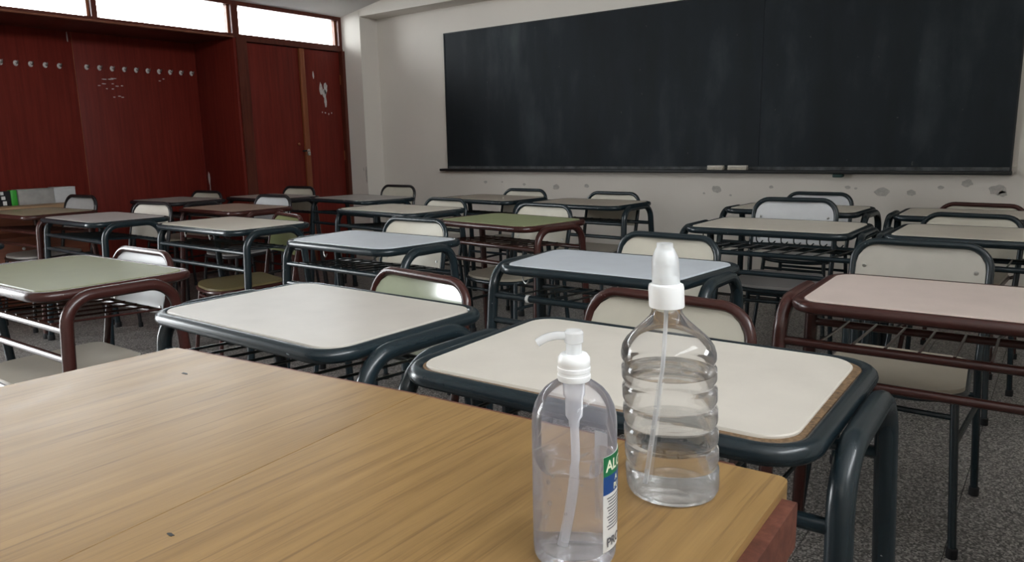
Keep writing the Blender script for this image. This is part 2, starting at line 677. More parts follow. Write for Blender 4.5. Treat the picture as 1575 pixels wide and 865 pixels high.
# left wall: plaster part near the camera with the doorway
mb = MB()
mb.box((XL - 0.15, YF - 0.1, -0.05), (XL, DW0, 2.5)).box((XL - 0.15, DW1, -0.05), (XL, YREC0, 2.5)).box((XL - 0.15, DW0, DWZ), (XL, DW1, 2.06))
wall_left = struct('wall_left', mb, 'plaster')
# recess lining: two back panels, return panel, soffit
PJ = 2.775
for y0, y1 in ((YREC0 - 0.03, PJ - 0.003), (PJ + 0.003, YREC1 + 0.03)):
    obj('panel', MB().bbox((XREC - 0.03, y0, 0.0), (XREC, y1, 2.03), 0.0015), 'red_panel', wall_left)
obj('joint_strip', MB().box((XREC - 0.02, PJ - 0.003, 0), (XREC - 0.004, PJ + 0.003, 2.03)), 'orange_strip', wall_left)
obj('return_panel', MB().bbox((XREC, YREC1, 0.0), (XL - 0.002, YREC1 + 0.025, 2.03), 0.0015), 'red_panel', wall_left)
obj('return_panel', MB().bbox((XREC, YREC0 - 0.025, 0.0), (XL - 0.15, YREC0, 2.03), 0.0015), 'red_panel', wall_left)
obj('recess_soffit', MB().bbox((XREC - 0.03, YREC0 - 0.03, 2.03), (XL - 0.06, YREC1 + 0.03, 2.05), 0.0015), 'red_frame', wall_left)
obj('sill_highlight_bead', MB().tube([(XL + 0.004, YREC0, 2.034), (XL + 0.004, YREC1 - 0.005, 2.034)], 0.009, 10), 'sill_glint_varnish', wall_left)  # bead added to draw the highlight line on the varnished sill edge
patch('scrape', (at_y(322, 276, YREC1).x, YREC1, 0.845), 'y', 0.016, 0.07, 'glue_white', wall_left, 4)
patch('scrape', (at_y(322, 276, YREC1).x + 0.004, YREC1, 0.76), 'y', 0.006, 0.06, 'glue_white', wall_left, 9)
patch('scrape', (XREC, 2.745, 1.985), 'x', 0.006, 0.045, 'glue_white', wall_left, 19)
rs = random.Random(5)
for px, py, n, ln in ((172, 121, 3, 0.03), (160, 130, 2, 0.025), (185, 131, 3, 0.02), (172, 138, 2, 0.02), (186, 148, 3, 0.018), (252, 123, 2, 0.02)):
    for k in range(n):
        p = at_x(px + (k - n / 2) * 8 + rs.uniform(-2, 2), py + rs.uniform(-2, 2), XREC)
        patch('chalk_mark', (XREC, p.y, p.z), 'x', ln * rs.uniform(.5, 1), 0.0045, 'glue_white', wall_left, 100 + px + k, 0.0008)

# transom windows above the recess and the doors
TZ0, TZ1 = 2.062, 2.292
mull = [(-2.35, -1.17), (-1.13, 0.33), (0.43, 1.535), (1.575, 2.672), (2.712, 3.80), (3.865, 4.945)]
for k, (y0, y1) in enumerate(mull):
    mb = MB()
    a0 = y0 - (0.02 if k else 0.05)
    a1 = y1 + (0.0325 if k == 4 else 0.02 if k < 5 else 0.035)
    if k == 5:
        a0 = y0 - 0.0325
    if k == 1:
        a1 = 0.38
    if k == 2:
        a0 = 0.38
    XW = XL - 0.09
    mb.box((XW, a0, TZ0 - 0.03), (XL, a1, TZ0)).box((XW, a0, TZ1), (XL, a1, 2.335)).box((XW, a0, TZ0), (XL, y0, TZ1)).box((XW, y1, TZ0), (XL, a1, TZ1))
    w = struct('window_%d' % (k + 1), mb, 'red_frame', None)
    w['label'] = ['transom window near the room front', 'transom window over the open doorway', 'transom window nearest the doorway above the recess', 'transom window above the left part of the coat recess',
                  'long bright transom window above the coat hooks', 'bright transom window above the red double doors'][k]
    fr = obj('inner_frame', MB().box((XW + .01, y0, TZ0), (XW + .05, y0 + .012, TZ1)).box((XW + .01, y1 - .016, TZ0), (XW + .05, y1, TZ1)), 'orange_strip', w)
    obj('pane', MB().box((XW + 0.02, y0 + .012, TZ0), (XW + 0.025, y1 - .016, TZ1)), 'window_glass', w)

# red double doors of the built-in cupboard
mb = MB()
mb.box((XL - 0.07, 3.826, 0), (XL + 0.005, 3.925, 2.032)).box((XL - 0.07, 4.945, 0), (XL + 0.03, 4.985, 2.012)).box((XL - 0.07, 3.925, 2.008), (XL + 0.004, 4.985, 2.032))
mb.box((XL - 0.07, 3.925, 0), (XL - 0.065, 4.945, 2.008))
door = struct('door_1', mb, 'red_frame', 'dark red wooden double doors beside the plaster column')
leaf1 = obj('door_leaf', MB().bbox((XL - 0.045, 3.935, 0.01), (XL - 0.012, 4.462, 2.0), 0.003), 'red_panel', door)
leaf2 = obj('door_leaf', MB().bbox((XL - 0.045, 4.522, 0.01), (XL - 0.012, 4.938, 2.0), 0.003), 'red_panel', door)
obj('closing_strip', MB().bbox((XL - 0.03, 4.466, 0.01), (XL + 0.008, 4.519, 2.0), 0.004), 'orange_strip', door)
obj('knob', MB().lathe([(0.004, 0), (0.012, 0.004), (0.014, 0.012), (0.008, 0.02), (0.001, 0.022)], 12).xf(lambda v: Vector((v.z, v.x, v.y))), 'orange_strip', leaf1, (XL - 0.012, 4.40, 1.14))
obj('latch', MB().bbox((XL - 0.01, 4.435, 1.07), (XL + 0.016, 4.475, 1.085), 0.003), 'black_wood', door)
obj('padlock', MB().bbox((XL + 0.009, 4.478, 1.035), (XL + 0.022, 4.505, 1.07), 0.003).tube(fillet([(XL + .015, 4.482, 1.07), (XL + .015, 4.482, 1.092), (XL + .015, 4.50, 1.092), (XL + .015, 4.50, 1.07)], 0.007, 4), 0.0025, 6), 'steel', door)
for (y, z, a, b, s) in ((4.70, 1.65, .022, .065, 1), (4.755, 1.66, .026, .06, 2), (4.735, 1.61, .03, .045, 3), (4.745, 1.53, .016, .065, 4), (4.62, 1.775, .010, .04, 5), (4.70, 1.435, .006, .01, 6), (4.735, 1.43, .009, .008, 7),
                        (4.775, 1.42, .006, .012, 8), (4.81, 1.43, .007, .008, 9)):
    patch('glue_residue', (XL - 0.012, y, z), 'x', a, b, 'glue_white', leaf2, s)
# hinge marks
for z in (1.70, 0.98):
    obj('hinge', MB().bbox((XL - 0.014, 4.934, z), (XL - 0.006, 4.944, z + 0.09), 0.002), 'orange_strip', door)

# wall scars under the board, crack on the column
for k, (x, z, r) in enumerate(((-4.178, .772, .022), (-3.99, .776, .01), (-3.753, .759, .018), (-3.423, .742, .04), (-3.127, .756, .026), (-2.037, .753, .045), (-2.13, .72, .012), (-1.93, .71, .012), (-1.644, .774, .018), (-1.15, .781, .02),
                               (-1.10, .775, .012), (-0.944, .755, .052), (-0.777, .754, .03), (-0.62, .79, .02), (-0.483, .818, .035), (-0.33, .78, .05), (-0.30, .76, .028))):
    patch('plaster_scar', (x, YB, z), 'y', r, r * 0.7, 'wall_patch', wall_back, 30 + k)
col = bpy.data.objects['trim_1']
patch('plaster_crack', (XCOL - 0.015, YC, 0.84), 'y', 0.012, 0.10, 'wall_patch', col, 77)
patch('plaster_crack', (XCOL - 0.05, YC, 0.89), 'y', 0.006, 0.02, 'wall_patch', col, 78)

# outside the corridor side: unseen gallery roof sized to shape the transom light, paving
struct('trim_3', MB().box((XL - 0.75, YF - 1, 2.5), (XL - 0.1, YB + 1, 2.62)), 'concrete', 'unseen gallery roof slab that screens sky light from the transoms')
struct('trim_4', MB().box((XL - 14, YF - 8, -0.25), (XREC - 0.25, YB + 8, -0.12)), 'concrete', 'paving outside')
struct('trim_5', MB().box((XREC - 0.1, YREC0, -0.1), (XREC - 0.03, YB, 2.06)), 'concrete', 'outer skin behind the recess')
# window in the right wall
mb = MB()
for y in (RW0, RW0 + (RW1 - RW0) / 3, RW0 + 2 * (RW1 - RW0) / 3, RW1 - 0.05):
    mb.box((XR + 0.04, y, RWZ0), (XR + 0.09, y + 0.05, RWZ1))
mb.box((XR + .04, RW0, RWZ0), (XR + .09, RW1, RWZ0 + .05)).box((XR + .04, RW0, RWZ1 - .05), (XR + .09, RW1, RWZ1))
w7 = struct('window_7', mb, 'teal_paint', 'clerestory window in the right wall')
for k in range(3):
    y = RW0 + k * (RW1 - RW0) / 3
    obj('pane', MB().box((XR + 0.06, y + 0.05, RWZ0 + .05), (XR + 0.065, y + (RW1 - RW0) / 3 - (0.05 if k == 2 else 0), RWZ1 - .05)), 'clear_pane', w7)

# ------------------------------------------------------------------ blackboard
BX0, BX1, BZ0, BZ1 = -4.60, -0.268, 0.892, 2.086
bb = thing('blackboard', 'wide black chalkboard with erased chalk smears on the plaster wall', 'blackboard', (0, YB, 0))
SEAM = -1.733
for x0, x1 in ((BX0 + .008, SEAM - .001), (SEAM + .001, BX1 - .008)):
    obj('writing_panel', MB().box((x0, -0.022, BZ0), (x1, 0.0, BZ1 - .008)), 'slate', bb)
obj('frame', MB().box((BX0, -.026, BZ0), (BX0 + .008, 0, BZ1)).box((BX1 - .008, -.026, BZ0), (BX1, 0, BZ1)).box((BX0, -.026, BZ1 - .008), (BX1, 0, BZ1)), 'black_wood', bb)
tray = obj('chalk_tray', MB().bbox((BX0 - .06, -0.075, BZ0 - .022), (BX1 + .005, 0.0, BZ0), 0.003), 'black_wood', bb)
obj('chalk_dust', MB().box((BX0 + .01, -0.024, BZ0), (BX1 - .01, -0.022, BZ0 + .022)), 'chalk_dust', tray)
obj('tray_bracket', MB().bbox((-1.235, -.06, BZ0 - .045), (-1.175, 0, BZ0 - .022), 0.006), 'dark_green', bb)
for x0, x1, lab in ((-2.085, -1.97, 'left of the two cream felt chalkboard erasers on the tray'), (-1.935, -1.80, 'right of the two cream felt chalkboard erasers on the tray')):
    e = thing('board_eraser', lab, 'eraser', ((x0 + x1) / 2, YB - 0.049, BZ0 + 0.0004), 0, 'erasers on the chalk tray')
    h = (x1 - x0) / 2
    obj('felt_pad', MB().bbox((-h, -.02, 0), (h, .02, .016), .003), 'felt', e)
    obj('grip', MB().bbox((-h, -.019, .016), (h, .019, .032), .004), 'lam_cream', e)

# ------------------------------------------------------------------ coat hooks
hook_plate = MB().lathe([(0.001, 0), (0.017, 0), (0.017, 0.003), (0.012, 0.006), (0.001, 0.006)], 14).xf(lambda v: Vector((v.z, v.x, v.y * 1.25))).mesh('plate')
hook_peg = MB().tube(fillet([(0.004, 0, 0.004), (0.035, 0, -0.006), (0.045, 0, 0.016)], 0.01, 4), 0.005, 8).mesh('peg')
hooks = [(2.262 + 0.1 * k, 1.763, 'left') for k in range(5)] + [(2.863 + 0.0985 * k, 1.768 + 0.0005 * k, 'right') for k in range(10)]
ORD = ['first', 'second', 'third', 'fourth', 'fifth', 'sixth', 'seventh', 'eighth', 'ninth', 'tenth']
for k, (y, z, side) in enumerate(hooks):
    num = ORD[k if k < 5 else k - 5]
    what = 'in the five-hook row by the left edge' if k < 5 else 'in the row of ten above the chalk marks'
    h = thing('coat_hook', '%s pale coat hook from the left %s' % (num, what), 'hook', (XREC, y, z), 0, 'coat hooks on the %s panel' % side)
    obj('plate', hook_plate, 'glue_white', h)
    obj('peg', hook_peg, 'steel', h)

# ------------------------------------------------------------------ low cabinet and what stands on it
cab = thing('low_cabinet', 'low orange-brown wooden cabinet standing in the red coat recess', 'cabinet', (-5.80, 1.85, 0))
# local x: depth (front at 0), y along the wall
obj('body', MB().bbox((-0.47, -0.65, 0.04), (-0.02, 0.64, 0.71), .003), 'bench_wood', cab)
obj('top', MB().bbox((-0.48, -0.67, 0.71), (0.03, 0.66, 0.742), .004), 'bench_top', cab)
for y0, y1 in ((-0.65, -0.005), (0.005, 0.64)):
    d1 = obj('drawer', MB().bbox((-0.02, y0, 0.565), (0.0, y1, 0.70), .003), 'bench_wood', cab)
    d2 = obj('drawer', MB().bbox((-0.02, y0, 0.10), (0.0, y1, 0.53), .003), 'bench_wood', cab)
    kb = MB().lathe([(0.004, 0), (0.010, 0.004), (0.011, 0.01), (0.005, 0.016)], 10).xf(lambda v: Vector((v.z, v.x, v.y)))
    obj('knob', kb, 'lam_white', d2, (0.0, y0 + 0.30, 0.5))
    obj('knob', kb, 'lam_white', d2, (0.0, y0 + 0.20, 0.45))
zt = 0.742
b = thing('binder', 'black binder with white label and bright green spine on the low cabinet', 'binder', (-5.98, 2.0, zt))
obj('cover', MB().bbox((-.03, -.17, 0), (.03, .075, .104), .003), 'binder_black', b)
obj('spine', MB().bbox((-.032, .075, 0), (.032, .115, .108), .004), 'binder_green', b)
obj('label', MB().box((.03, .012, .078), (.0315, .032, .1)).box((.03, .016, .045), (.0315, .040, .068)).box((.03, .022, .006), (.0315, .046, .034)), 'paper', b)
b = thing('grey_carton', 'dull grey cardboard box between binder and white box on the cabinet', 'box', (-5.99, 2.237, zt))
obj('body', MB().bbox((-.06, -.117, 0), (.05, .117, .100), .002), 'carton_grey', b)
obj('flap', MB().bbox((-.062, -.118, .100), (.052, .118, .109), .002), 'carton_grey', b)
b = thing('white_carton', 'white cardboard box at the right end of the low cabinet', 'box', (-5.99, 2.432, zt), math.radians(-3))
obj('body', MB().bbox((-.06, -.074, 0), (.05, .070, .103), .002), 'carton_white', b)
obj('lid', MB().bbox((-.062, -.075, .103), (.052, .071, .113), .002), 'carton_white', b)

# ------------------------------------------------------------------ school desks
ZT = 0.739
DM = {}


def desk_meshes(wf, wb, dp, inset=0.0):
    key = (wf, wb, dp, inset)
    if key in DM:
        return DM[key]
    R = {}
    hd = dp / 2

    def outline(o, z, r):
        return fillet([(-wf / 2 - o, -hd - o, z), (wf / 2 + o, -hd - o, z), (wb / 2 + o, hd + o, z), (-wb / 2 - o, hd + o, z)], r, 8, True)
    lam = outline(-inset, 0, 0.048)
    R['tabletop'] = MB().prism([(p.x - inset * 0.9 - p.y * inset * 3, p.y + inset * 0.4 + p.x * inset * 3) for p in lam], ZT - 0.018, ZT, 0.002).mesh('tabletop')
    R['board_core'] = MB().prism([(p.x, p.y) for p in outline(0.001, 0, 0.048)], ZT - 0.018, ZT - 0.0045).mesh('board_core')
    R['top_frame'] = MB().tube(outline(0.0125, ZT - 0.0145, 0.06), 0.0145, 12, True).mesh('top_frame')
    w = (wf + wb) / 2
    xu = w / 2 + 0.046
    yf, yb = -hd + 0.035, hd - 0.075
    zt = ZT - 0.0185
    R['xu'] = xu
    sx, sy = 0.024, 0.05
    path = fillet([(sx, yf - sy, 0.012), (0, yf, zt), (0, yb, zt), (sx, yb + sy, 0.012)], 0.078, 8)
    R['side_legs'] = MB().tube(path, 0.0170, 12).mesh('side_legs')
    R['foot_cap'] = MB().lathe([(0.012, 0), (0.0195, 0.0), (0.0205, 0.004), (0.0205, 0.03), (0.0175, 0.034)], 12).mesh('foot_cap')
    R['feet'] = [(sx, yf - sy), (sx, yb + sy)]

    def leg(z, back):
        t = (zt - z) / (zt - 0.012)
        return (xu + sx * t, (yb + sy * t) if back else (yf - sy * t))
    zf, zr, zl = 0.632, 0.614, 0.553
    x1, y1 = leg(zf, False)
    R['rack_front_bar'] = MB().tube([(-x1, y1, zf), (x1, y1, zf)], 0.0105, 10).mesh('rack_front_bar')
    x2, y2 = leg(zr, True)
    R['rack_rear_bar'] = MB().tube([(-x2, y2, zr), (x2, y2, zr)], 0.0105, 10).mesh('rack_rear_bar')
    x3, y3 = leg(zl, False)
    R['stretcher'] = MB().tube([(-x3, y3, zl), (x3, y3, zl)], 0.0105, 10).mesh('stretcher')
    R['rack_rod'] = MB().tube([(0, y1, zf + 0.009), (0, y2, zr + 0.009)], 0.0034, 6).mesh('rack_rod')
    R['rods'] = [-w / 2 + 0.045 + k * (w - 0.09) / 8 for k in range(9)]
    R['bag_hook'] = MB().tube(fillet([(0, 0, 0), (0, 0, -0.03), (0.016, -0.006, -0.042), (0.03, -0.01, -0.026)], 0.012, 4), 0.0026, 6).mesh('bag_hook')
    R['hd'] = hd
    DM[key] = R
    return R


def school_desk(x, y, yaw, top, frame, label, dims=(0.62, 0.62, 0.41), hooks=(), core=False):
    R = desk_meshes(*dims, 0.005 if core else 0.0)
    t = thing('school_desk', label, 'desk', (x, y, 0), math.radians(yaw), 'school desks set out in rows')
    obj('tabletop', R['tabletop'], 'lam_' + top, t)
    if core:
        obj('board_core', R['board_core'], 'chipboard', t)
    obj('top_frame', R['top_frame'], frame, t)
    for s in (1, -1):
        l = obj('side_legs', R['side_legs'], frame, t, (s * R['xu'], 0, 0))
        l.scale = (s, 1, 1)
        for fx, fy in R['feet']:
            obj('foot_cap', R['foot_cap'], 'rubber', l, (fx, fy, 0))
    for k in ('rack_front_bar', 'rack_rear_bar', 'stretcher'):
        obj(k, R[k], frame, t)
    for rx in R['rods']:
        obj('rack_rod', R['rack_rod'], frame, t, (rx, 0, 0))
    for hx in hooks:
        obj('bag_hook', R['bag_hook'], 'wire' if len(hooks) < 4 else frame, t, (hx, -R['hd'] + 0.03, ZT - 0.02))
    return t


TR = (0.555, 0.635, 0.365)
WD = (0.67, 0.68, 0.41)
TL, BR, DK = 'teal_paint', 'brown_paint', 'dark_paint'
DESKS = [
    (-1.350, 1.048, -0.6, 'offwhite', TL, 'off-white desk with teal tube frame behind the bare left half of the wooden table', (0.61, 0.615, 0.412), (), False),
    (-0.548, 1.066, 1.0, 'cream', TL, 'large cream desk with worn chipboard edge and teal frame right behind the two bottles', (0.622, 0.63, 0.412), (), True),
    (-1.085, 1.960, 0.3, 'bluegrey', TL, 'pale blue-grey desk with teal frame just left of the spray bottle top', TR, (-0.23,), False),
    (-0.160, 1.918, 1.2, 'pink', BR, 'pinkish desk with dark brown tube frame at the right edge', (0.62, 0.62, 0.40), (), False),
    (-2.220, 2.015, -1.0, 'bluegrey', TL, 'pale grey-blue desk with teal frame behind the brown chair of the off-white desk', TR, (-0.1,), False),
    (-3.355, 2.130, -0.8, 'beige', TL, 'beige desk with teal frame, a green chair back showing under its top', WD, (-0.14, 0.08), False),
    (-2.485, 0.985, 1.2, 'sage', BR, 'sage green desk with glossy brown frame at the left edge near the wooden table', WD, (), False),
    (-2.180, 2.895, -8.0, 'green', BR, 'olive green desk with brown frame in the middle of the room', (0.59, 0.60, 0.41), (), False),
    (-3.210, 4.070, -6.0, 'taupe', TL, 'taupe desk with teal frame under the left half of the blackboard, left of its twin', (0.64, 0.64, 0.41), (), False),
    (-2.380, 3.985, -3.0, 'taupe', TL, 'taupe desk with teal frame and open rack, behind the olive green desk', (0.62, 0.62, 0.41), (), False),
    (-3.175, 3.130, -5.0, 'beige', TL, 'beige desk with teal frame left of the olive green desk', WD, (), False),
    (-4.135, 3.700, -6.0, 'greytop', TL, 'grey-topped desk with dark frame in front of the white corner column', WD, (), False),
    (-4.960, 3.520, -2.0, 'greytop', DK, 'dark grey desk right in front of the red double doors', (0.62, 0.62, 0.40), (), False),
    (-4.260, 2.740, -1.0, 'brownish', BR, 'brown-topped desk with brown frame behind the beige desk with the green chair', (0.62, 0.62, 0.40), (), False),
    (-5.400, 2.990, 1.0, 'greytop', DK, 'grey-brown desk with dark frame in front of the coat hook recess', (0.60, 0.60, 0.40), (), False),
    (-4.390, 1.985, -1.5, 'mauve', TL, 'mauve-grey desk with teal frame left of the beige desk', (0.66, 0.66, 0.40), (), False),
    (-5.250, 1.975, 3.0, 'olive', BR, 'olive-tan desk with brown frame beside the low wooden cabinet', (0.62, 0.62, 0.40), (), False),
    (-0.980, 3.222, 0.0, 'beige', TL, 'beige desk with a row of small hooks under its top and a pale grey chair', (0.625, 0.63, 0.44), (-.26, -.08, -.03, .02, .07, .12, .17, .22, .28), False),
    (-1.140, 4.095, -2.0, 'beige', TL, 'small beige desk half hidden behind the pale grey chair back', (0.63, 0.63, 0.40), (), False),
    (-0.320, 4.075, 1.0, 'beige', TL, 'beige desk at the right edge nearest the blackboard wall', (0.62, 0.62, 0.42), (), False),
    (-0.210, 3.275, 0.0, 'beige', TL, 'beige desk at the right edge behind the pinkish desk', (0.62, 0.62, 0.43), (), False),
    (-3.850, 0.965, 0.0, 'mauve', TL, 'desk corner with teal frame just showing at the left edge', (0.66, 0.66, 0.40), (), False),
]
for k, d in enumerate(DESKS):
    t = school_desk(*d[:6], dims=d[6], hooks=d[7], core=d[8])
    if k == 2:
        obj('tape_band', MB().tube([(-0.215, -0.1665 + 0.0, 0.632), (-0.205, -0.1665, 0.632)], 0.0125, 10), 'paper', t, (0, 0.0125, 0))

# ------------------------------------------------------------------ school chairs
CM = {}


def chair_meshes():
    R = {}
    H = 0.19
    zt = 0.774            # centre line of the top bend
    # back hoop
    yb0, yb1 = 0.190, 0.265
    R['back_frame'] = MB().tube(fillet([(-H + .004, yb0, 0.43), (-H, yb0 + .022, 0.55), (-H, yb1, zt), (H, yb1, zt), (H, yb0 + .022, 0.55), (H - .004, yb0, 0.43)], [0, .3, .07, .07, .3, 0], 8), 0.0112, 12).mesh('back_frame')
    # backrest panel between the hoop sides, slightly hollow
    hw = H - 0.0105
    z0, z1 = 0.575, zt - 0.010
    pts = fillet([(-hw, 0, z0), (hw, 0, z0), (hw, 0, z1), (-hw, 0, z1)], [0.012, 0.012, 0.062, 0.062], 7, True)

    def ysurf(x, z):
        t = (z - 0.55) / (zt - 0.55)
        return yb0 + .022 + (yb1 - yb0 - .022) * t + 0.016 * (1 - (x / hw) ** 2)
    bm = bmesh.new()
    cols = 14
    rows = 8
    # build as grid clipped to the rounded outline: per column top limit
    def ztop(x):
        r = 0.062
        d = abs(x) - (hw - r)
        return z1 if d <= 0 else z1 - r + math.sqrt(max(r * r - d * d, 0))
    xs = [-hw + 2 * hw * (0.5 - 0.5 * math.cos(PI * k / cols)) for k in range(cols + 1)]
    grid = {}
    for i, x in enumerate(xs):
        for j in range(rows + 1):
            z = z0 + (ztop(x) - z0) * j / rows
            for s in (0, 1):
                grid[i, j, s] = bm.verts.new((x, ysurf(x, z) + (0.005 if s else -0.005), z))
    for i in range(cols):
        for j in range(rows):
            for s in (0, 1):
                q = [grid[i, j, s], grid[i + 1, j, s], grid[i + 1, j + 1, s], grid[i, j + 1, s]]
                bm.faces.new(q)
    for i in range(cols):
        bm.faces.new([grid[i, 0, 0], grid[i + 1, 0, 0], grid[i + 1, 0, 1], grid[i, 0, 1]])
        bm.faces.new([grid[i, rows, 0], grid[i + 1, rows, 0], grid[i + 1, rows, 1], grid[i, rows, 1]])
    for j in range(rows):
        for i in (0, cols):
            bm.faces.new([grid[i, j, 0], grid[i, j + 1, 0], grid[i, j + 1, 1], grid[i, j, 1]])
    mb = MB()
    bm.verts.index_update()
    mb.add([v.co[:] for v in bm.verts], [[v.index for v in f.verts] for f in bm.faces])
    bm.free()
    R['backrest'] = mb.mesh('backrest')
    R['screw'] = MB().lathe([(0.0005, 0), (0.0065, 0), (0.0055, 0.0025), (0.0005, 0.0035)], 10).xf(lambda v: Vector((v.x, -v.z, v.y))).mesh('screw')
    R['screws'] = [(sx * 0.155, ysurf(0.155, z) - 0.0052, z) for sx in (-1, 1) for z in (0.695, 0.60)]
    # seat outline
    seat_pts = fillet([(-0.185, -0.15, 0), (-0.10, -0.205, 0), (0.10, -0.205, 0), (0.185, -0.15, 0), (0.165, 0.155, 0), (-0.165, 0.155, 0)], [0.06, 0.2, 0.2, 0.06, 0.05, 0.05], 6, True)

    def zs(x, y):
        return 0.446 + 0.30 * ((y - 0.0) ** 2) * (1 if y > 0 else -0.25) + 0.25 * (x * x) * (0.5 + y)
    bm = bmesh.new()
    n = len(seat_pts)
    rings = [0.0, 0.35, 0.7, 1.0]
    V = {}
    for s in (0, 1):
        for k, rr in enumerate(rings):
            if rr == 0:
                V[s, k] = [bm.verts.new((0, -0.02, zs(0, -0.02) - (0.011 if s == 0 else 0)))]
            else:
                V[s, k] = [bm.verts.new((p.x * rr, -0.02 + (p.y + 0.02) * rr, zs(p.x * rr, -0.02 + (p.y + 0.02) * rr) - (0.011 if s == 0 else 0))) for p in seat_pts]
        for k in range(1, len(rings)):
            for a in range(n):
                a2 = (a + 1) % n
                if k == 1:
                    bm.faces.new([V[s, 0][0], V[s, 1][a], V[s, 1][a2]])
                else:
                    bm.faces.new([V[s, k - 1][a], V[s, k][a], V[s, k][a2], V[s, k - 1][a2]])
    for a in range(n):
        a2 = (a + 1) % n
        bm.faces.new([V[0, 3][a], V[0, 3][a2], V[1, 3][a2], V[1, 3][a]])
    mb = MB()
    bm.verts.index_update()
    mb.add([v.co[:] for v in bm.verts], [[v.index for v in f.verts] for f in bm.faces])
    bm.free()
    R['seat'] = mb.mesh('seat')
    R['seat_frame'] = MB().tube([Vector((p.x * 1.0, p.y, zs(p.x, p.y) - 0.021)) for p in seat_pts], 0.0105, 10, True).mesh('seat_frame')
    fl = [(0.165, -0.165, 0.425), (0.195, -0.215, 0.012)]
    rl = [(0.186, 0.190, 0.435), (0.205, 0.225, 0.012)]
    R['legs'] = {}
    for nm, q in (('f', fl), ('r', rl)):
        for s in (-1, 1):
            R['legs'][nm, s] = (MB().tube([(s * x, y, z) for x, y, z in q], 0.0108, 10).mesh('leg'), (s * q[1][0], q[1][1], 0))
    R['foot_cap'] = MB().lathe([(0.009, 0), (0.014, 0), (0.0145, 0.003), (0.0145, 0.026), (0.0115, 0.029)], 10).mesh('foot_cap')

    def at(q, z):
        t = (q[0][2] - z) / (q[0][2] - q[1][2])
        return [q[0][k] + (q[1][k] - q[0][k]) * t for k in range(3)]
    a, b = at(fl, 0.372), at(rl, 0.372)
    c, d = at(fl, 0.372), at(rl, 0.33)
    R['stretchers'] = [MB().tube([(-c[0], c[1], c[2]), (c[0], c[1], c[2])], 0.008, 8).mesh('stretcher'), MB().tube([(-d[0], d[1], d[2]), (d[0], d[1], d[2])], 0.008, 8).mesh('stretcher')]
    a, b = at(fl, 0.30), at(rl, 0.30)
    for s in (-1, 1):
        R['stretchers'].append(MB().tube([(s * a[0], a[1], a[2]), (s * b[0], b[1], b[2])], 0.008, 8).mesh('stretcher'))
    R['link'] = {s: MB().tube([(s * 0.186, 0.19, 0.43), (s * 0.168, 0.14, 0.428)], 0.009, 8).mesh('seat_bracket') for s in (-1, 1)}
    return R


CR = chair_meshes()


def school_chair(bx, by, yaw, back, seat, frame, label, zs=1.0):
    a = math.radians(yaw)
    # bx, by: top of the backrest; the chair's origin is 0.265 in front of it
    x, y = bx + 0.265 * math.sin(a), by - 0.265 * math.cos(a)
    t = thing('school_chair', label, 'chair', (x, y, 0), a, 'school chairs tucked in behind the desks')
    t.scale = (1, 1, zs)
    obj('back_frame', CR['back_frame'], frame, t)
    br = obj('backrest', CR['backrest'], 'lam_' + back, t)
    for p in CR['screws']:
        obj('screw', CR['screw'], 'steel', br, p)
    obj('seat', CR['seat'], 'lam_' + seat, t)
    obj('seat_frame', CR['seat_frame'], frame, t)
    for (nm, s), (me, foot) in CR['legs'].items():
        l = obj('leg', me, frame, t)
        obj('foot_cap', CR['foot_cap'], 'rubber', l, foot)
    for me in CR['stretchers']:
        obj('stretcher', me, frame, t)
    for s in (-1, 1):
        obj('seat_bracket', CR['link'][s], frame, t)
    return t


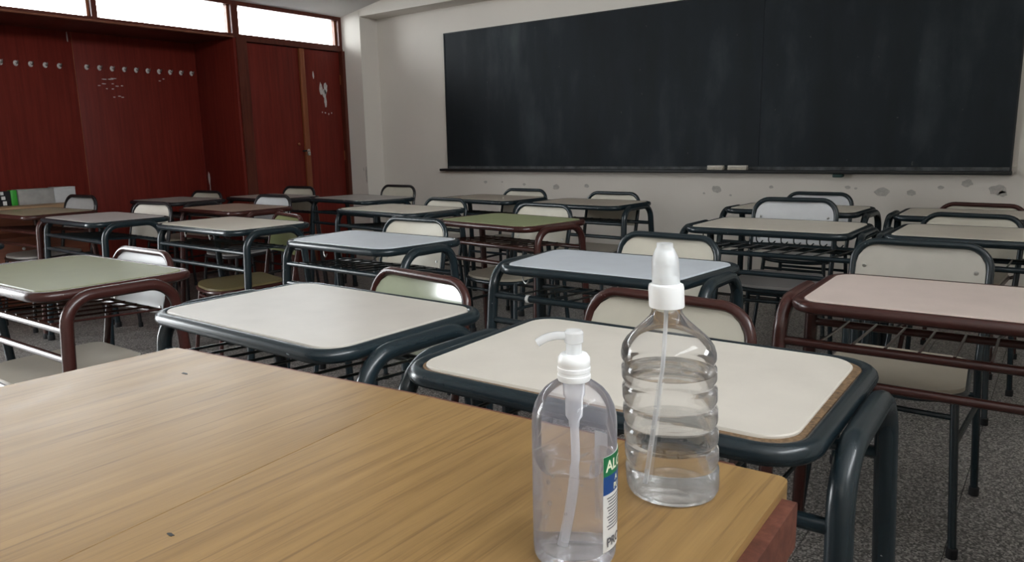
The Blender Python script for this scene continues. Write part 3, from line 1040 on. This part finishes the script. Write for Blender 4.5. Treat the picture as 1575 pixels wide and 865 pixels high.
CHAIRS = [
    (-1.305, 1.350, -8.0, 'palegreen', 'seatcream', BR, 'brown-framed chair with shiny pale green back behind the off-white desk', 1.0),
    (-0.654, 1.417, -3.5, 'creamback', 'seatcream', BR, 'brown-framed chair with cream back directly behind the spray bottle', 1.0),
    (-1.102, 2.387, -3.5, 'creamback', 'seatgrey', TL, 'teal-framed chair with cream back behind the blue-grey desk beside the spray bottle', 1.0),
    (-0.350, 2.600, 0.0, 'greyback', 'seatcream', TL, 'teal-framed chair with two screws in its cream back behind the pinkish desk', 0.995),
    (-2.341, 2.406, 0.0, 'creamback', 'seatcream', TL, 'teal-framed cream chair behind the grey-blue desk left of centre', 1.0),
    (-3.300, 2.430, -14.0, 'greenback', 'seatgreen', BR, 'brown-framed chair with green back behind the beige desk on the left', 0.975),
    (-2.510, 1.250, 0.0, 'white', 'seatcream', BR, 'brown-framed chair with white back behind the sage green desk', 0.99),
    (-2.258, 3.310, -5.0, 'creamback', 'seatcream', TL, 'teal-framed cream chair behind the olive green desk', 1.0),
    (-3.140, 4.365, -1.0, 'creamback', 'seatcream', TL, 'cream chair with teal frame under the blackboard, left of the next one', 1.0),
    (-2.365, 4.275, -1.0, 'creamback', 'seatcream', TL, 'cream chair with teal frame under the middle of the blackboard', 1.0),
    (-3.062, 3.420, -7.0, 'creamback', 'seatcream', TL, 'teal-framed chair with cream back left of the olive green desk', 1.0),
    (-4.512, 4.450, 1.0, 'creamback', 'seatcream', DK, 'chair with fully visible cream back standing by the white wall left of the blackboard', 1.0),
    (-5.020, 3.825, 2.0, 'creamback', 'seatcream', DK, 'small cream chair back in front of the red double doors', 1.02),
    (-4.316, 3.070, 1.0, 'white', 'seatgrey', DK, 'dark-framed chair with grey-white back behind the brown-topped desk', 1.017),
    (-5.521, 3.310, 4.0, 'creamback', 'seatcream', DK, 'dark-framed chair with cream back in the coat recess below the white scrape', 1.0),
    (-4.460, 2.310, 5.0, 'cream', 'seatcream', DK, 'dark-framed chair with cream back behind the mauve-grey desk', 1.02),
    (-5.310, 2.270, 4.0, 'white', 'seatgrey', DK, 'dark-framed chair with grey-white back in front of the white carton', 1.05),
    (-1.047, 3.686, 5.0, 'white', 'seatgrey', TL, 'teal-framed chair with pale grey back behind the desk with the hooks', 1.047),
    (-1.188, 4.668, -1.6, 'white', 'seatgrey', TL, 'rearmost teal-framed chair with grey-white back by the blackboard wall on the right', 1.0),
    (-0.334, 4.394, -8.0, 'creamback', 'seatcream', BR, 'brown-framed chair at the right edge by the blackboard wall', 0.975),
    (-0.317, 3.741, -6.0, 'creamback', 'seatcream', TL, 'teal-framed chair with cream back at the right edge behind the beige desk', 0.98),
]
for c in CHAIRS:
    school_chair(*c)

# ------------------------------------------------------------------ teacher's table
TTZ = 0.77
tt = thing('wooden_table', 'large oak veneered wooden table with red-brown edging in the foreground', 'table', (-0.68, 0.40, 0))
P0 = at_z(270, 534.5, TTZ)
P1 = at_z(642, 607.0, TTZ)
P2 = at_z(1216, 735.5, TTZ)
L0 = at_z(-2, 596, TTZ)
lf = (L0 - P0).normalized()
rdir = (at_z(1120, 866, TTZ) - P2).normalized()
sd = (at_z(100, 860, TTZ) - P1).normalized()
Y0 = 0.10


def ext(p, d, y):
    return p + d * ((y - p.y) / d.y)


B0, B1, B2 = ext(P0, lf, Y0), ext(P1, sd, Y0), ext(P2, rdir, Y0)
tl = Vector((tt.location.x, tt.location.y, 0))


def quad_prism(pts, z0, z1, bev):
    c = sum(((p - tl) for p in pts), Vector()) / len(pts)
    return MB().prism([((p - tl).x, (p - tl).y) for p in pts], z0, z1, bev)


e = 0.0005
back_dir = (P1 - P0).normalized()
pr = fillet([Vector((p.x, p.y, 0)) for p in (B1 + Vector((e, 0, 0)), B2, P2, P1 + Vector((e, 0, 0)))], [0, 0.01, 0.012, 0], 5, True)
pl = fillet([Vector((p.x, p.y, 0)) for p in (B0, B1 - Vector((e, 0, 0)), P1 - Vector((e, 0, 0)), P0)], [0.01, 0, 0, 0.012], 5, True)
t1 = obj('top_board', quad_prism(pl, TTZ - 0.024, TTZ, 0.0003), 'oak_veneer', tt)
t2 = obj('top_board', quad_prism(pr, TTZ - 0.024, TTZ, 0.0003), 'oak_veneer', tt)


def rail(a, b, off0, off1, z0, z1, nm='edge_rail'):
    """bar along a-b, from off0 to off1 outwards (left of a->b is outwards)"""
    d = (b - a).normalized()
    n = Vector((-d.y, d.x, 0))
    q = [a + n * off0, b + n * off0, b + n * off1, a + n * off1]
    return obj(nm, quad_prism(q, z0, z1, 0.0025), 'red_edge', tt)


db = (P2 - P1).normalized()
rail(P1 + db * 0.0, P2 - db * 0.055, -0.02, 0.0055, TTZ - 0.055, TTZ - 0.0008)
da = (P1 - P0).normalized()
rail(P0 + da * 0.02, P1 - da * 0.0, -0.02, 0.0055, TTZ - 0.055, TTZ - 0.0008)
rd = rdir
rail(P2 + rd * 0.026, B2, -0.02, 0.014, TTZ - 0.058, TTZ - 0.010)
rail(B0, P0, -0.02, 0.003, TTZ - 0.055, TTZ - 0.006)
rail(B2, B0, -0.02, 0.004, TTZ - 0.055, TTZ - 0.006)
for p, qx, qy in ((P0, 0.07, -0.07), (P2, -0.075, -0.075), (B0, 0.07, 0.07), (B2, -0.075, 0.07)):
    c = p - tl
    obj('leg', MB().bbox((c.x + qx - .025, c.y + qy - .025, 0), (c.x + qx + .025, c.y + qy + .025, TTZ - 0.024), .004), 'red_edge', tt)
for z in (TTZ - 0.12,):
    c0, c2 = P0 - tl, P2 - tl
    obj('apron', MB().bbox((c0.x + .09, c0.y - .07, z), (c2.x - .1, c0.y - .05, TTZ - 0.024), .003), 'red_edge', tt)
for px, py, r, s in ((284, 575, .009, 1), (262, 823, .006, 2)):
    p = at_z(px, py, TTZ) - tl
    obj('dent', MB().prism([(p.x + a, p.y + b * .5) for a, b in blob(r, r * .8, s, 10, .4)], TTZ - .001, TTZ + 0.0004), 'black_wood', t1)

# ------------------------------------------------------------------ bottles
CAMR = Vector((CA.x, CA.y, 0)).normalized()


def bottle_text(txt, size, r, z, ang0, mat, parent, name, bold=0.0, depth=0.0004):
    cu = bpy.data.curves.new(name + '_src', 'FONT')
    cu.body = txt
    cu.size = size
    cu.offset = bold
    cu.resolution_u = 3
    tmp = bpy.data.objects.new(name + '_src', cu)
    COL.objects.link(tmp)
    dg = bpy.context.evaluated_depsgraph_get()
    me = bpy.data.meshes.new_from_object(tmp.evaluated_get(dg))
    bpy.data.objects.remove(tmp, do_unlink=True)
    me.name = name
    for v in me.vertices:
        a = ang0 + v.co.x / r
        v.co = Vector((r * math.cos(a), r * math.sin(a), z + v.co.y))
    me.materials.clear()
    me.materials.append(None)
    return obj(name, me, mat, parent)


def arc_strip(r, a0, a1, z0, z1, th=0.0003, n=24):
    mb = MB()
    vs, fs = [], []
    for k in range(n + 1):
        a = a0 + (a1 - a0) * k / n
        for rr in (r, r + th):
            for z in (z0, z1):
                vs.append((rr * math.cos(a), rr * math.sin(a), z))
    for k in range(n):
        o, p = 4 * k, 4 * k + 4
        fs += [(o, o + 1, p + 1, p), (o + 2, p + 2, p + 3, o + 3), (o + 1, o + 3, p + 3, p + 1), (o, p, p + 2, o + 2)]
    fs += [(0, 2, 3, 1), (4 * n, 4 * n + 1, 4 * n + 3, 4 * n + 2)]
    return mb.add(vs, fs)


# --- large ribbed spray bottle
SP = at_z(1034.5, 751, TTZ)
sp = thing('spray_bottle', 'tall ribbed clear bottle with white spray head, nearly full of clear liquid', 'bottle', (SP.x, SP.y, TTZ + 0.0005))


def lean(v):
    k = -0.05 * v.z
    return Vector((v.x + CAMR.x * k, v.y + CAMR.y * k, v.z))


RS = 0.0442
prof = [(0.030, 0.0015), (0.036, 0.0), (0.0415, 0.001), (0.0438, 0.006), (RS, 0.012), (RS, 0.02)]
for zg in (0.029, 0.048, 0.068, 0.088, 0.108, 0.127):
    prof += [(RS, zg - 0.0055), (RS - 0.0004, zg - 0.0038), (RS - 0.0021, zg - 0.0011), (RS - 0.0021, zg + 0.0011), (RS - 0.0004, zg + 0.0038), (RS, zg + 0.0055)]
prof += [(RS - 0.0004, 0.137), (RS - 0.002, 0.143), (0.0385, 0.149), (0.033, 0.1545), (0.0265, 0.1605), (0.0205, 0.166), (0.0163, 0.1705), (0.0142, 0.174), (0.0138, 0.177), (0.0138, 0.186)]
obj('bottle_body', MB().lathe(prof, 64, True, False).xf(lean), 'pet_clear', sp)
LV = 0.119
lp = [((RS - 0.0022 + 0.55 * (r - RS + 0.0021)) if z > 0.012 else r - 0.0014, max(z, 0.003)) for r, z in prof if z < LV]
lp = [(0.002, 0.003)] + lp + [(RS - 0.0010, LV), (RS - 0.006, LV - 0.0004), (0.002, LV - 0.0005)]
obj('liquid', MB().lathe(lp, 64).xf(lean), 'alcohol', sp)
# ribbed collar
mb = MB()
n = 72
prof_c = [(0.0158, 0.1795), (0.0162, 0.181), (0.0162, 0.1975), (0.0155, 0.2005), (0.0125, 0.2018), (0.0118, 0.2018)]
vs, fs = [], []
for i, (r, z) in enumerate(prof_c):
    for k in range(n):
        rr = r - (0.00045 if (k % 2 and 1 <= i <= 2) else 0)
        vs.append((rr * math.cos(2 * PI * k / n), rr * math.sin(2 * PI * k / n), z))
for i in range(len(prof_c) - 1):
    for k in range(n):
        k2 = (k + 1) % n
        fs.append((i * n + k, i * n + k2, (i + 1) * n + k2, (i + 1) * n + k))
fs.append(tuple(range(n))[::-1])
fs.append(tuple((len(prof_c) - 1) * n + k for k in range(n)))
obj('collar', mb.add(vs, fs).xf(lean), 'white_plastic', sp)
head = obj('spray_head', MB().lathe([(0.0115, 0.2015), (0.0115, 0.207), (0.0065, 0.209), (0.0065, 0.217), (0.0088, 0.219), (0.0088, 0.229), (0.0075, 0.231)], 28).xf(lean), 'white_plastic', sp)
obj('nozzle', MB().tube([(0, 0, 0.2235), (-0.0100 * CAMR.x, -0.0100 * CAMR.y, 0.2235)], 0.0028, 10).xf(lean), 'white_plastic', head)
obj('over_cap', MB().lathe([(0.0128, 0.2018), (0.0124, 0.2225), (0.0118, 0.2255), (0.0084, 0.2335), (0.0076, 0.2345), (0.0072, 0.2385)], 32, False, True).xf(lean), 'cap_clear', sp)
camd = Vector((-SP.x, -SP.y, 0)).normalized()
st = []
for k in range(13):
    t = k / 12
    z = 0.188 - t * 0.178
    o = -0.0215 * (t ** 1.35)
    st.append(CAMR * o + camd * (0.004 * t) + Vector((0, 0, z)))
obj('dip_tube', MB().tube(st, 0.0021, 8).xf(lean), 'straw_clear', sp)

# --- gel pump bottle
GP = at_z(884.0, 850, TTZ)
gp = thing('gel_bottle', 'clear alcohol gel bottle with white pump and green and blue label at the front', 'bottle', (GP.x, GP.y, TTZ + 0.0005))
RG = 0.0338
gprof = [(0.024, 0.0012), (0.029, 0.0), (0.0322, 0.0012), (0.0335, 0.005), (RG, 0.012), (RG, 0.112), (RG - 0.0004, 0.119), (RG - 0.0022, 0.1265), (RG - 0.0058, 0.134), (RG - 0.0105, 0.1400), (RG - 0.0155, 0.1438), (0.0142, 0.1462), (0.0122, 0.147), (0.0118, 0.155)]
obj('bottle_body', MB().lathe(gprof, 64, True, False), 'pet_milky', gp)
GL = 0.082
gl = [(0.002, 0.0075), (0.022, 0.0075), (0.0295, 0.009), (0.0318, 0.013), (RG - 0.0012, 0.02), (RG - 0.0012, GL), (RG - 0.003, GL - 0.001), (0.02, GL - 0.003), (0.002, GL - 0.003)]
mb = MB().lathe(gl, 64)


def wavy(v):
    if v.z > 0.06:
        a = math.atan2(v.y, v.x)
        rr = math.hypot(v.x, v.y) / RG
        return Vector((v.x, v.y, v.z + rr * (0.0035 * math.sin(a * 2 + 0.7) + 0.002 * math.sin(a * 5 + 1.2))))
    return v


obj('gel', mb.xf(wavy), 'gel', gp)
mb = MB()
n = 60
pc = [(0.0126, 0.1475), (0.0131, 0.149), (0.0131, 0.152), (0.0126, 0.1525), (0.0126, 0.1545), (0.0130, 0.155), (0.0130, 0.158), (0.0125, 0.1585), (0.0125, 0.1605), (0.0127, 0.161), (0.0125, 0.1655), (0.0105, 0.1683), (0.007, 0.1688)]
obj('collar', mb.lathe(pc, 48), 'white_plastic', gp)
pump = obj('pump_head', MB().lathe([(0.0062, 0.1685), (0.0062, 0.177), (0.0074, 0.178), (0.0074, 0.1855), (0.0060, 0.1872)], 28), 'pump_clear', gp)
lf2 = -CAMR
sp_pts = [lf2 * 0.004 + Vector((0, 0, 0.1828)), lf2 * 0.014 + Vector((0, 0, 0.1832)), lf2 * 0.022 + Vector((0, 0, 0.1815)), lf2 * 0.0285 + Vector((0, 0, 0.1775))]
obj('spout', MB().tube(fillet(sp_pts, 0.02, 4), [0.0042, 0.0041] + [0.004] * 3 + [0.0037] * 3 + [0.0034] * 3 + [0.003] if False else 0.0033, 10), 'pump_clear', pump)
obj('pump_housing', MB().lathe([(0.0088, 0.147), (0.0086, 0.135), (0.0072, 0.133), (0.0070, 0.118), (0.0045, 0.114), (0.0042, 0.109)], 24), 'straw_clear', gp)
st = []
for k in range(15):
    t = k / 14
    z = 0.112 - t * 0.102
    o = 0.0015 * math.sin(t * PI) - 0.011 * max(0, t - 0.25) ** 1.2
    st.append(CAMR * o + Vector((0, 0, z)))
obj('dip_tube', MB().tube(st, 0.0036, 12), 'straw_clear', gp)
# air bubbles in the gel
rb = random.Random(3)
bub = MB().lathe([(0.0002, -0.0014), (0.0010, -0.001), (0.0014, 0), (0.0010, 0.001), (0.0002, 0.0014)], 10).mesh('bubble')
gd = Vector((-GP.x, -GP.y, 0)).normalized()
ga = math.atan2(gd.y, gd.x)
for an, z, s in ((-38, .073, 1.2), (-36, .056, 1.3), (-44, .043, 1.2), (-20, .069, .9), (-12, .05, .8), (-30, .079, 1.0), (10, .074, .8), (-50, .068, .9), (-25, .03, .7)):
    a = ga + math.radians(an)
    o = obj('bubble', bub, 'pet_clear', gp, (math.cos(a) * (RG - .0014), math.sin(a) * (RG - .0014), z))
    o.scale = (s, s, s)
# label, wrapped round the right-hand side
A0, A1 = ga + math.radians(40), ga + math.radians(150)
lab = obj('label', arc_strip(RG + 0.0002, A0, A1, 0.0145, 0.0935), 'paper', gp)
obj('green_band', arc_strip(RG + 0.0005, A0, A1, 0.0775, 0.0935), 'label_green', lab)
obj('blue_band', arc_strip(RG + 0.0005, A0, A1, 0.0625, 0.0775), 'label_blue', lab)
RT = RG + 0.0010
bottle_text('ALCOHOL', 0.0125, RT, 0.0815, A0 + 0.07, 'label_cream', lab, 'lettering', 0.0003)
bottle_text('A', 0.0062, RT, 0.0715, A0 + 0.42, 'label_cream', lab, 'lettering', 0.0002)
bottle_text('PU', 0.0068, RT, 0.0645, A0 + 0.36, 'label_cream', lab, 'lettering', 0.0002)
bottle_text('PRO', 0.0105, RT, 0.0185, A0 + 0.10, 'lettering_grey', lab, 'lettering', 0.0002)
for k in range(11):
    z = 0.0585 - k * 0.0026
    obj('text_line', arc_strip(RG + 0.0006, A0 + 0.12 + 0.03 * (k % 3), A0 + 1.7 - 0.1 * (k % 4), z, z + 0.0008, 0.0002, 14), 'lettering_grey', lab)
